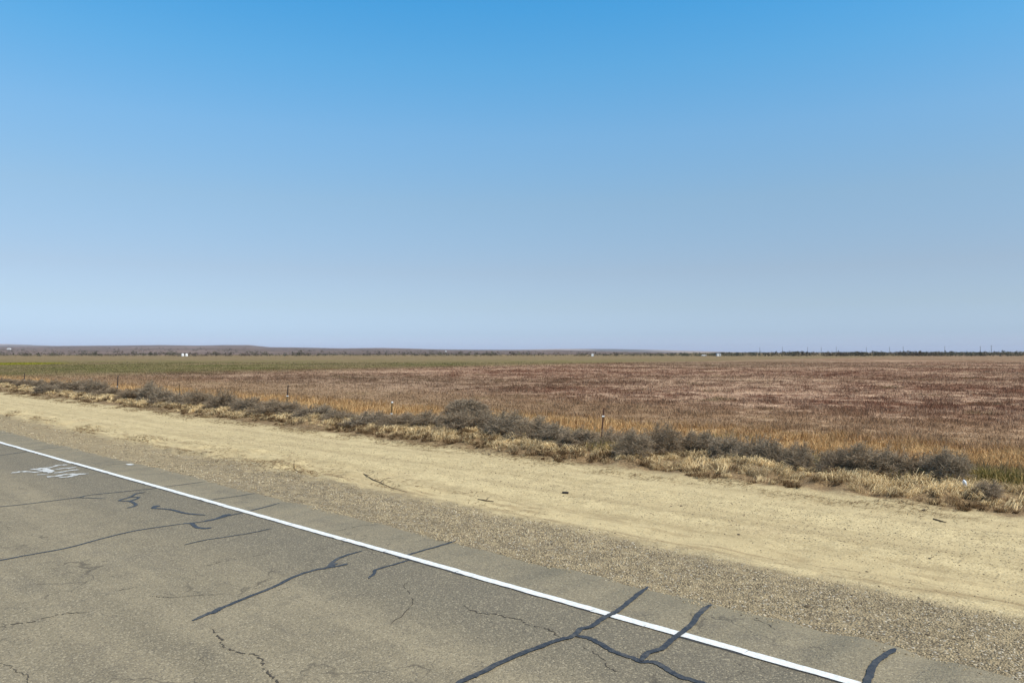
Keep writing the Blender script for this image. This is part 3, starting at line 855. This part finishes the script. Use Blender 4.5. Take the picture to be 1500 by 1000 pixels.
# ------------------------------------------------------------------ fence posts
def fence_post(px, py, top_px, top_py, label, style):
    X, Y = spot(px, py); z = height_world(X, Y)
    H = EYE - (top_py - HORIZON) / FOC * Y - z
    dx = (top_px - px) / FOC * Y
    root = empty('fence_post', (X, Y, z)); tag(root, label, 'fence post', 'posts of the roadside fence')
    def at(u): return (dx * u, 0, H * u)
    w = .022
    if style == 'steel':
        mb = MB()
        for c, d in (((0, 0), (.038, .006)), ((0, .018), (.006, .032))):      # T section
            o = [(c[0] - d[0] / 2, c[1] - d[1] / 2), (c[0] + d[0] / 2, c[1] - d[1] / 2), (c[0] + d[0] / 2, c[1] + d[1] / 2), (c[0] - d[0] / 2, c[1] + d[1] / 2)]
            n0 = [(x, y, -.3) for x, y in o]; n1 = [(x + dx, y, H) for x, y in o]
            mb.add(n0 + n1, [(3, 2, 1, 0), (4, 5, 6, 7), (0, 1, 5, 4), (1, 2, 6, 5), (2, 3, 7, 6), (3, 0, 4, 7)])
        for q in np.arange(.1, H - .05, .055):                                   # studs down the face
            mb.box((dx * q / H, -.007, q), (.010, .012, .016))
        mb.build('stake', M['rust'], root)
        u = .80; cl = MB(); c = at(u)
        cl.box((c[0], -.012, c[2]), (.056, .022, .030)); cl.box((c[0] + .03, -.008, c[2] + .005), (.02, .012, .014))
        cl.build('wire_clip', M['white'], root)
    else:
        mb = MB(); c0 = at(-.3 / H); cm = at(.62 if style == 'two_tone' else .94)
        mb.tube([c0, at(.3), cm], [.034, .031, .028], 8); mb.build('stake', M['post_tan'] if style != 'thin' else M['post_dark'], root)
        if style == 'two_tone':
            t2 = MB(); t2.tube([at(.62), at(.8), at(1)], [.030, .027, .024], 8); t2.build('upper_stake', M['post_dark'], root)
            b = MB(); q = at(.60); b.box((q[0], -.012, q[2]), (.075, .06, .035)); b.build('wire_clip', M['white'], root)
        elif style == 'white_top':
            t2 = MB(); t2.tube([at(.94), at(.97), at(1)], [.034, .034, .026], 8); t2.build('cap', M['white'], root)
            b = MB(); q = at(.42); b.box((q[0], -.02, q[2]), (.075, .05, .035)); b.build('wire_clip', M['white'], root)
        else:
            b = MB(); q = at(.45); b.box((q[0], -.02, q[2]), (.075, .05, .035)); b.build('wire_clip', M['offwhite'], root)
            t2 = MB(); t2.tube([at(.94), at(.97), at(1)], [.028, .027, .024], 8); t2.build('tip', M['post_dark'], root)
    return root
fence_post(878.5, 662, 884.5, 597.5, 'tall rust-brown steel post leaning right with a white wire clip', 'steel')
fence_post(573, 624, 574.5, 588, 'short tan post with a white top above grey bushes', 'white_top')
fence_post(420, 606, 422, 564, 'two-tone post, dark above and tan below with a pale clip', 'two_tone')
fence_post(263, 588, 263, 563, 'short faint stub of post left of the broad pale bush', 'thin_tan')
fence_post(171, 580, 173, 550, 'far thin dark post near the left end of the hedge', 'thin')
fence_post(36, 565, 36, 546, 'farthest faint post behind the leftmost dark bushes', 'thin')

# ------------------------------------------------------------------ small things on the verge
def stone(px, py, size, label):
    X, Y = spot(px, py); z = height_world(X, Y); size *= .72
    g = random.Random(int(px)); mb = MB(); prof = [(.25, -.3), (.5, -.1), (.52, .12), (.36, .32), (.1, .42)]
    mb.lathe([(a * g.uniform(.85, 1.15), b * .75) for a, b in prof], 9)
    mb.v = [(x * (1 + .25 * math.sin(3 * y + px)) * size * 1.3, y * size * (1 + .2 * math.cos(5 * x + px)), zz * size) for x, y, zz in mb.v]
    tag(mb.build('stone', M['stone'], None, (X, Y, z + size * .12), g.uniform(0, 6)), label, 'stone', 'dark stones on the verge')
stone(1182, 885, .060, 'dark clod sitting on the gravel strip')
stone(1082, 778, .050, 'dark stone in the middle of the pale dirt')
stone(1270, 827, .034, 'dark oblong stone on the smooth wheel track at right')
stone(998, 736, .050, 'dark stone on the dirt below the tallest bush')
stone(1354, 743, .085, 'dark lump at the foot of the straw bank on the right')
stone(717, 663, .085, 'dark lump at the edge of the straw below the domed bush')
stone(1359, 927, .034, 'dark stone in the gravel near the lower right corner')
stone(1362, 812, .045, 'dark flat stone on the dirt toward the right edge')
stone(983, 736, .034, 'smaller dark stone next to another on the dirt below the tallest bush')

def lying(pts, radii, name, mat, label, cat, lift=.012, extra=()):
    X0, Y0 = spot(*pts[0][:2]); mb = MB()
    def conv(q):
        X, Y = spot(q[0], q[1]); h_ = q[2] if len(q) > 2 else 0
        return (X - X0, Y - Y0, height_world(X, Y) + lift + h_)
    mb.tube([conv(q) for q in pts], [a * .75 for a in radii], 6)
    for e, rr in extra: mb.tube([conv(q) for q in e], rr, 5)
    o = mb.build(name, mat, None, (X0, Y0, 0)); return tag(o, label, cat)
lying([(700, 726.5), (711, 729), (723, 730.5)], [.010, .013, .009], 'stick', M['stick'], 'short dark stick lying on the pale dirt left of the rubber scrap', 'stick', extra=[([(711, 729), (717, 726, .02), (720, 725, .02)], [.006, .004, .003])])
lying([(1367, 753.5), (1376, 755.5), (1386, 758)], [.013, .015, .009], 'stick', M['stick'], 'dark stick lying below the straw bank near the right edge', 'stick')
lying([(523, 684.5), (534, 692), (546, 697.5), (558, 701), (574, 709), (596, 716)], [.007, .011, .012, .010, .008, .004], 'dry_branch', M['stick'],
      'long thin brown branch lying along the edge of the gravel', 'branch', extra=[([(556, 701), (563, 699, .02), (573, 698.5, .03)], [.007, .006, .004]), ([(534, 692), (541, 694, .03), (547, 693, .04)], [.006, .004, .003])])
# upright dry stalk with a curved foot
X0, Y0 = spot(436, 687); z0 = height_world(X0, Y0); mb = MB()
mb.tube([(.12, -.12, .015), (.0, 0, .02), (-.08, .03, .06), (-.085, .02, .16), (-.08, .02, .27)], [.006, .010, .010, .007, .003], 6)
root = empty('dry_stalk', (X0, Y0, z0)); tag(root, 'single dry weed stalk standing up from the verge', 'weed stalk')
mb.build('stem', M['stick'], root)
n = 26; g = MB()
for k in range(n):
    a = random.uniform(1.2, 3.3); L = random.uniform(.12, .24); l2 = random.uniform(.4, .9)
    g.tube([(-.07, .02, .02), (-.07 + math.cos(a) * L * l2 * .4, .02 + math.sin(a) * L * .3, L * .6), (-.07 + math.cos(a) * L * l2, .02 + math.sin(a) * L * .5, L * .95)], [.003, .0025, .001], 4)
g.build('blades', plain('pale_blades', (.48, .37, .19), .9), root)
# rubber scrap
X, Y = spot(828, 718.5); mb = MB(); mb.prism([(-.055, -.02), (-.03, -.035), (.05, -.03), (.06, .01), (.02, .032), (-.05, .028)], 0, .028)
tag(mb.build('rubber_scrap', M['rubber'], None, (X, Y, height_world(X, Y) + .002), -.2), 'small black scrap of rubber on the pale dirt', 'scrap')
# bottle in the straw
X, Y = spot(1414, 727); z = height_world(X, Y)
root = empty('plastic_bottle', (X, Y, z + .13)); root.rotation_euler = (.3, -.55, .2); tag(root, 'small white plastic bottle tilted in the dry straw', 'bottle')
mb = MB(); mb.lathe([(.026, 0), (.032, .006), (.032, .085), (.029, .10), (.014, .125), (.013, .135)], 14); mb.build('body', M['plastic'], root, smooth=True)
mb = MB(); mb.lathe([(.031, -.022), (.0325, -.018), (.0325, .004), (.031, .0055)], 14); mb.build('base', M['cap'], root)  # added dark ring, stands in for the shade under the bottle

# ------------------------------------------------------------------ hills
RIDGE = [(-700, 508), (-300, 507), (0, 507.2), (40, 506.9), (110, 506.3), (180, 505.9), (235, 505.2), (290, 506), (330, 505.2), (365, 505.2), (395, 508.3), (440, 508.8), (500, 510), (560, 509.4), (600, 510.3), (650, 512), (700, 512.6), (760, 512.8), (815, 512.3), (850, 513.2), (900, 514.4), (950, 515.3), (1000, 516.5), (1100, 518), (2500, 518)]
RD = 5200.0
def ridge_z(u, y_of):
    yy = np.interp(u + 750, [a for a, b in y_of], [b for a, b in y_of]); return EYE + (HORIZON - yy) / FOC * RD
def hill_z(u, d):
    zr = np.maximum(ridge_z(u, RIDGE), -6)
    s = np.clip((d - 620) / (RD - 620), 0, 1)
    up = s ** 1.25
    dn = 1 - sstep(RD, RD + 2500, d)
    return -.4 + (zr + .4) * up * dn + (fbm(u * .018 + 30, d * .0016, 81) - .5) * np.maximum(zr, 0) * .22 * up * dn * np.sin(np.pi * np.clip(s, 0, 1))
def polar(name, us, ds, zf, mat):
    U, D = np.meshgrid(us, ds)
    v = np.stack([U / FOC * D, D, zf(U, D)], -1).reshape(-1, 3)
    w = len(us); h = len(ds); i = (np.arange(h - 1)[:, None] * w + np.arange(w - 1)[None, :]).ravel()
    return tag(link(name, mesh_np(name, v, quads=np.stack([i, i + 1, i + 1 + w, i + w], 1), mat=mat, smooth=True)), kind='structure')
polar('hills', np.linspace(-1500, 420, 480), np.concatenate([np.linspace(600, 5200, 110), np.linspace(5300, 7800, 12)]), hill_z, M['hill'])
FAR = [(-400, 505.5), (-100, 504.4), (10, 503.9), (40, 505), (90, 507), (300, 509), (400, 510), (440, 509.6), (700, 512), (760, 512), (810, 511.2), (860, 510.8), (900, 511.1), (940, 511.8), (980, 513), (1030, 514.2), (1070, 515.4), (1115, 516.4), (1300, 517), (1470, 515.8), (1500, 514.3), (1700, 513.5), (2300, 514)]
def far_z(u, d):
    yy = np.interp(u + 750, [a for a, b in FAR], [b for a, b in FAR]); zr = EYE + (HORIZON - yy) / FOC * 9500
    s = np.clip((d - 6500) / 3000, 0, 1); return -3 + (zr + 3) * sstep(0, 1, s) * (1 - sstep(9500, 11500, d))
polar('far_hills', np.linspace(-1400, 1500, 400), np.concatenate([np.linspace(6500, 9500, 30), np.linspace(9700, 11500, 8)]), far_z, M['far_hill'])

# ------------------------------------------------------------------ far shrub line
def leaf_cloud(cx, cy, cz, w, h, per, size, seed):
    g = np.random.default_rng(seed); n = len(cx); N = n * per
    i = np.repeat(np.arange(n), per)
    a = g.uniform(0, 6.28, N); rr = g.random(N) ** .5; zz = g.random(N)
    x = cx[i] + np.cos(a) * rr * w[i] * .5 * np.sqrt(1 - (zz * .85) ** 2); y = cy[i] + np.sin(a) * rr * w[i] * .5
    c = np.stack([x, y, cz[i] + zz * h[i]], 1)
    s = (size * h[i] * g.uniform(.5, 1.2, N))[:, None, None]
    tri = c[:, None, :] + g.standard_normal((N, 3, 3)) * s
    V = tri.reshape(-1, 3); F = np.arange(N * 3).reshape(-1, 3)
    return V, F, np.repeat(g.random(N), 3)
g = np.random.default_rng(4)
n = 2600
u = g.uniform(-1000, 1000, n); right = sstep(150, 420, u)
d = 500 + g.random(n) ** 2.2 * 420
front = fbm(u * .02, u * 0, 9, 3)
h = g.uniform(.7, 1.7, n) * (.75 + 1.1 * front) * (1 - right) + right * g.uniform(2.2, 3.3, n)
k = (g.random(n) < .35 + .9 * right + .5 * front)
u, d, h = u[k], d[k], h[k]
w = h * g.uniform(1.6, 3.6, len(h))
base = np.full(len(u), -.2)
# scrub scattered up the slopes of the hills
n2 = 1500; u2 = g.uniform(-1000, 180, n2); d2 = 640 + g.random(n2) ** 1.6 * 2600
k2 = fbm(u2 * .03, d2 * .004, 13, 3) > .44
u2, d2 = u2[k2], d2[k2]; h2 = g.uniform(1.2, 3.6, len(u2))
u = np.concatenate([u, u2]); d = np.concatenate([d, d2]); h = np.concatenate([h, h2]); w = np.concatenate([w, h2 * g.uniform(1.5, 4, len(u2))])
base = np.concatenate([base, hill_z(u2, d2) - .2])
V, F, R_ = leaf_cloud(u / FOC * d, d, base, w, h, 26, .16, 6)
me = mesh_np('shrub_line', V, tris=F, attrs={'rnd': R_}, mat=M['far_shrub'])
tag(link('shrub_line', me), 'dark line of low shrubs along the far edge of the field', 'shrubs', kind='stuff')

def far_tree(px, dist, h, w, label, seed):
    X, Y = spot(px, 0, dist); root = empty('distant_tree', (X, Y, -.1)); tag(root, label, 'tree', 'small trees on the far shrub line')
    V, F, R_ = leaf_cloud(np.array([0., -.22 * w, .25 * w, .05 * w]), np.array([0., .1, -.2, .3]), np.array([.32, .25, .22, .5]) * h, np.array([.7, .5, .5, .4]) * w, np.array([.6, .45, .4, .5]) * h, 120, .07, seed)
    link('crown', mesh_np('crown', V, tris=F, attrs={'rnd': R_}, mat=M['crown']), root)
    mb = MB(); mb.tube([(0, 0, -.1), (.05, 0, h * .3), (0, .05, h * .6)], [h * .04, h * .03, h * .015], 6)
    for a in (-1, 1): mb.tube([(.04, 0, h * .28), (a * w * .15, .05, h * .45), (a * w * .25, 0, h * .55)], [h * .022, h * .015, h * .006], 5)
    mb.build('trunk', M['trunk'], root)
far_tree(375, 505, 2.9, 4.4, 'dark low tree on the shrub line right of the white tanks', 1)
far_tree(440, 515, 4.0, 5.6, 'largest dark spreading tree on the far shrub line', 2)
far_tree(140, 505, 3.2, 2.6, 'small dark tree left of the white tanks', 3)
far_tree(220, 510, 3.4, 3.6, 'rounded dark tree just left of the white tanks', 4)
far_tree(708, 520, 2.4, 3.2, 'low dark tree on the shrub line below the small white house', 5)
far_tree(1283, 505, 3.0, 4.6, 'dark bushy tree in the right part of the far shrub line', 6)
far_tree(1436, 505, 3.4, 3.4, 'dark tree under the crossed utility pole near the right edge', 7)

# ------------------------------------------------------------------ far buildings, tanks and poles
def tank(px, label):
    X, Y = spot(px, 0, 492); root = empty('storage_tank', (X, Y, 0)); tag(root, label, 'tank', 'white tanks on the far field edge')
    mb = MB(); mb.lathe([(.82, 0), (.86, .05), (.86, 1.15), (.84, 1.2)], 24); mb.build('shell', M['white'], root, smooth=False)
    mb = MB(); mb.lathe([(.86, 1.21), (.74, 1.5), (.42, 1.68), (.12, 1.75), (.12, 1.83), (.02, 1.85)], 24); mb.build('dome', M['white'], root, smooth=True)
tank(267.6, 'left one of the two white tanks at the far field edge')
tank(273.2, 'right one of the two white tanks at the far field edge')

def house(X, Y, z, w, dp, hw, hr, label, roof='offwhite', cat='building', gables=1, name='farm_building'):
    root = empty(name, (X, Y, z)); tag(root, label, cat)
    wl = MB(); rf = MB(); gw = w / gables
    for k in range(gables):
        x = -w / 2 + gw * (k + .5)
        wl.add([(x - gw / 2 + .02, -dp / 2, -.5), (x + gw / 2 - .02, -dp / 2, -.5), (x + gw / 2 - .02, dp / 2, -.5), (x - gw / 2 + .02, dp / 2, -.5),
                (x - gw / 2 + .02, -dp / 2, hw), (x + gw / 2 - .02, -dp / 2, hw), (x + gw / 2 - .02, dp / 2, hw), (x - gw / 2 + .02, dp / 2, hw), (x, -dp / 2, hw + hr - .05), (x, dp / 2, hw + hr - .05)],
               [(0, 1, 5, 8, 4), (1, 2, 6, 5), (2, 3, 7, 9, 6), (3, 0, 4, 7)])
        e = .12
        for sgn in (-1, 1):
            a = x + sgn * (gw / 2 - .01); rf.add([(a, -dp / 2 - e, hw), (a, dp / 2 + e, hw), (x, dp / 2 + e, hw + hr), (x, -dp / 2 - e, hw + hr), (a, -dp / 2 - e, hw + .06), (a, dp / 2 + e, hw + .06), (x, dp / 2 + e, hw + hr + .06), (x, -dp / 2 - e, hw + hr + .06)],
                [(0, 1, 2, 3), (7, 6, 5, 4), (0, 4, 5, 1), (0, 3, 7, 4), (1, 5, 6, 2)])
    wl.build('wall', M['white'], root); rf.build('roof', M[roof], root)
    dr = MB(); dr.box((w * .28 / gables, -dp / 2 - .02, hw * .36), (w * .16 / gables, .03, hw * .7)); dr.build('door', M['blue_grey'], root)
    return root
def on_hill(px, py):
    u = px - 750; el = (HORIZON - py) / FOC
    ds = np.linspace(650, 5100, 900); z = hill_z(np.full(900, float(u)), ds)
    i = int(np.argmax((z - EYE) / ds >= el)) or 400
    return u / FOC * ds[i], ds[i], z[i]
X, Y, Z = on_hill(13, 511.8); s = Y / FOC
house(X, Y, Z, 4.6 * s, 6, 1.3 * s, .8 * s, 'white farmhouse high on the hillside at the far left')
X, Y, Z = on_hill(653, 515.4); s = Y / FOC
house(X, Y, Z, 2.2 * s, 4, 1.4 * s, .9 * s, 'small white house on the slope in the middle distance', name='farm_building')
X, Y = spot(868, 0, 492); house(X, Y, 0, 1.45, 2, 1.3, .55, 'tiny white hut on the far field edge right of centre')
X, Y = spot(1052.5, 0, 505); house(X, Y, 0, 2.5, 3, 1.5, .5, 'twin-gabled white farm building with a blue roof on the far field edge', 'blue_grey', gables=2)
# low white vehicle
X, Y = spot(1031, 0, 497); root = empty('parked_car', (X, Y, 0), .08); tag(root, 'low white vehicle at the far field edge left of the twin-gabled building', 'car')
mb = MB(); pr = [(-1.5, .25), (-1.5, .62), (-1.0, .72), (-.55, 1.08), (.7, 1.10), (1.15, .76), (1.5, .68), (1.5, .25)]
n = len(pr); mb.add([(x, -.75, z) for x, z in pr] + [(x, .75, z) for x, z in pr], [tuple(range(n)), tuple(range(2 * n - 1, n - 1, -1))] + [(i, n + i, n + (i + 1) % n, (i + 1) % n) for i in range(n)])
mb.build('body', M['white'], root)
mb = MB(); mb.add([(-.85, -.76, .78), (-.52, -.76, 1.02), (.66, -.76, 1.04), (.95, -.76, .80)], [(0, 3, 2, 1)]); mb.build('window', M['glass'], root)
for x in (-.95, .95):
    for y in (-.7, .7):
        w_ = MB(); w_.tube([(x, y - .09, .3), (x, y + .09, .3)], [.3, .3], 16); w_.build('wheel', M['rubber'], root)

POLES = [(1113, 508.5, 0, 'leftmost'), (1146, 508, 0, 'second from the left'), (1183, 508.5, 0, 'third from the left'), (1203, 508.5, 1, 'fourth from the left'), (1225, 508, 0, 'fifth from the left'), (1269, 508.5, 0, 'sixth from the left'),
         (1303, 508, 1, 'seventh from the left'), (1323, 507.5, 1, 'eighth from the left'), (1384, 507, 1, 'third from the right'), (1436, 507.2, 2, 'second from the right'), (1452, 505.8, 2, 'rightmost')]
for px, top, arm, wh in POLES:
    X, Y = spot(px, 0, 1250); H = EYE + (HORIZON - top) / FOC * Y
    root = empty('utility_pole', (X, Y, 0)); tag(root, f'{wh} of the thin utility poles along the right horizon', 'utility pole', 'utility poles on the right horizon')
    rad = .38 if arm == 2 else .27
    mb = MB(); mb.tube([(0, 0, -.5), (0, 0, H * .5), (0, 0, H)], [rad, rad * .85, rad * .65], 8); mb.build('pole', M['pole'], root)
    mb = MB(); L = (1.2, 1.6, 2.6)[arm]; mb.box((0, 0, H - .8), (L, .22, .3)); mb.build('crossarm', M['pole'], root)
    for q in (-1, 1):
        ins = MB(); ins.lathe([(.07, 0), (.10, .06), (.05, .16), (.03, .2)], 8, (q * L * .45, 0, H - .65)); ins.build('insulator', M['glass'], root)

# ------------------------------------------------------------------ light
SUN_EL, SUN_AZ = math.radians(52), math.radians(128)     # azimuth from +Y (view direction) towards +X
sun = bpy.data.lights.new('sun', 'SUN'); so = bpy.data.objects.new('sun', sun); COL.objects.link(so)
sun.energy = 4.4; sun.angle = math.radians(.53); sun.color = (1.0, .93, .82)
from mathutils import Vector
dirv = Vector((math.sin(SUN_AZ) * math.cos(SUN_EL), math.cos(SUN_AZ) * math.cos(SUN_EL), math.sin(SUN_EL)))
so.rotation_euler = (-dirv).to_track_quat('-Z', 'Y').to_euler(); so.location = (30, -30, 60)

w = bpy.data.worlds.new('World'); scene.world = w; w.use_nodes = True
T = NT(w.node_tree); bg = T.n['Background']
sky = T.n.new('ShaderNodeTexSky'); sky.sky_type = 'NISHITA'; sky.sun_disc = False
sky.sun_elevation = SUN_EL; sky.sun_rotation = SUN_AZ
sky.altitude = 200; sky.air_density = 1.0; sky.dust_density = .6; sky.ozone_density = 1.6
# tint by height above the horizon: a clear deep-blue spring sky with a pale lavender foot
z = T.xyz(T.n.new('ShaderNodeTexCoord').outputs['Generated'])[2]
ramp = T.n.new('ShaderNodeValToRGB'); T.l.new(z, ramp.inputs[0])
SKY_TINT = [(0.0, (.69, .84, 1.49)), (.0236, (.595, .75, 1.18)), (.06, (.67, .73, .92)), (.105, (.765, .765, .845)), (.193, (.89, .985, .98)), (.276, (.85, 1.20, 1.25)), (.354, (.63, 1.32, 1.46)), (.421, (.43, 1.34, 1.60)), (.62, (.9, 1.08, 1.12))]
cr = ramp.color_ramp
while len(cr.elements) < len(SKY_TINT): cr.elements.new(.5)
for e, (q, c) in zip(cr.elements, SKY_TINT): e.position = q; 
for e, (q, c) in zip(cr.elements, SKY_TINT): e.color = (*[x / 2 for x in c], 1)
vm = T.n.new('ShaderNodeVectorMath'); vm.operation = 'SCALE'; vm.inputs['Scale'].default_value = 2.0; T.l.new(ramp.outputs[0], vm.inputs[0])
mul = T.n.new('ShaderNodeVectorMath'); mul.operation = 'MULTIPLY'; T.l.new(sky.outputs[0], mul.inputs[0]); T.l.new(vm.outputs[0], mul.inputs[1])
T.l.new(mul.outputs[0], bg.inputs[0]); bg.inputs[1].default_value = .12

# ------------------------------------------------------------------ air
mb = MB(); mb.box((0, 0, 51), (29000, 29000, 122))
hz = bpy.data.materials.new('haze'); hz.use_nodes = True; ht = NT(hz.node_tree); ht.n.remove(ht.n['Principled BSDF'])
pv = ht.n.new('ShaderNodeVolumePrincipled'); pv.inputs['Color'].default_value = (.78, .86, 1, 1); pv.inputs['Density'].default_value = HAZE
ht.l.new(pv.outputs[0], ht.n['Material Output'].inputs['Volume'])
tag(mb.build('haze', hz), kind='stuff')

# ------------------------------------------------------------------ camera
cam = bpy.data.cameras.new('camera'); co = bpy.data.objects.new('camera', cam); COL.objects.link(co); scene.camera = co
cam.sensor_width = 36; cam.lens = 36 * FOC / 1500; cam.clip_end = 40000; cam.clip_start = .05
cam.shift_y = (HORIZON - 500) / 1500
co.location = (0, 0, EYE); co.rotation_euler = (math.radians(90), 0, 0)

vs_ = scene.view_settings; vs_.view_transform = 'Standard'; vs_.look = 'None'; vs_.gamma = 1; vs_.use_curve_mapping = False
vs_.exposure = 0.15
scene.cycles.max_bounces = 6; scene.cycles.transparent_max_bounces = 4
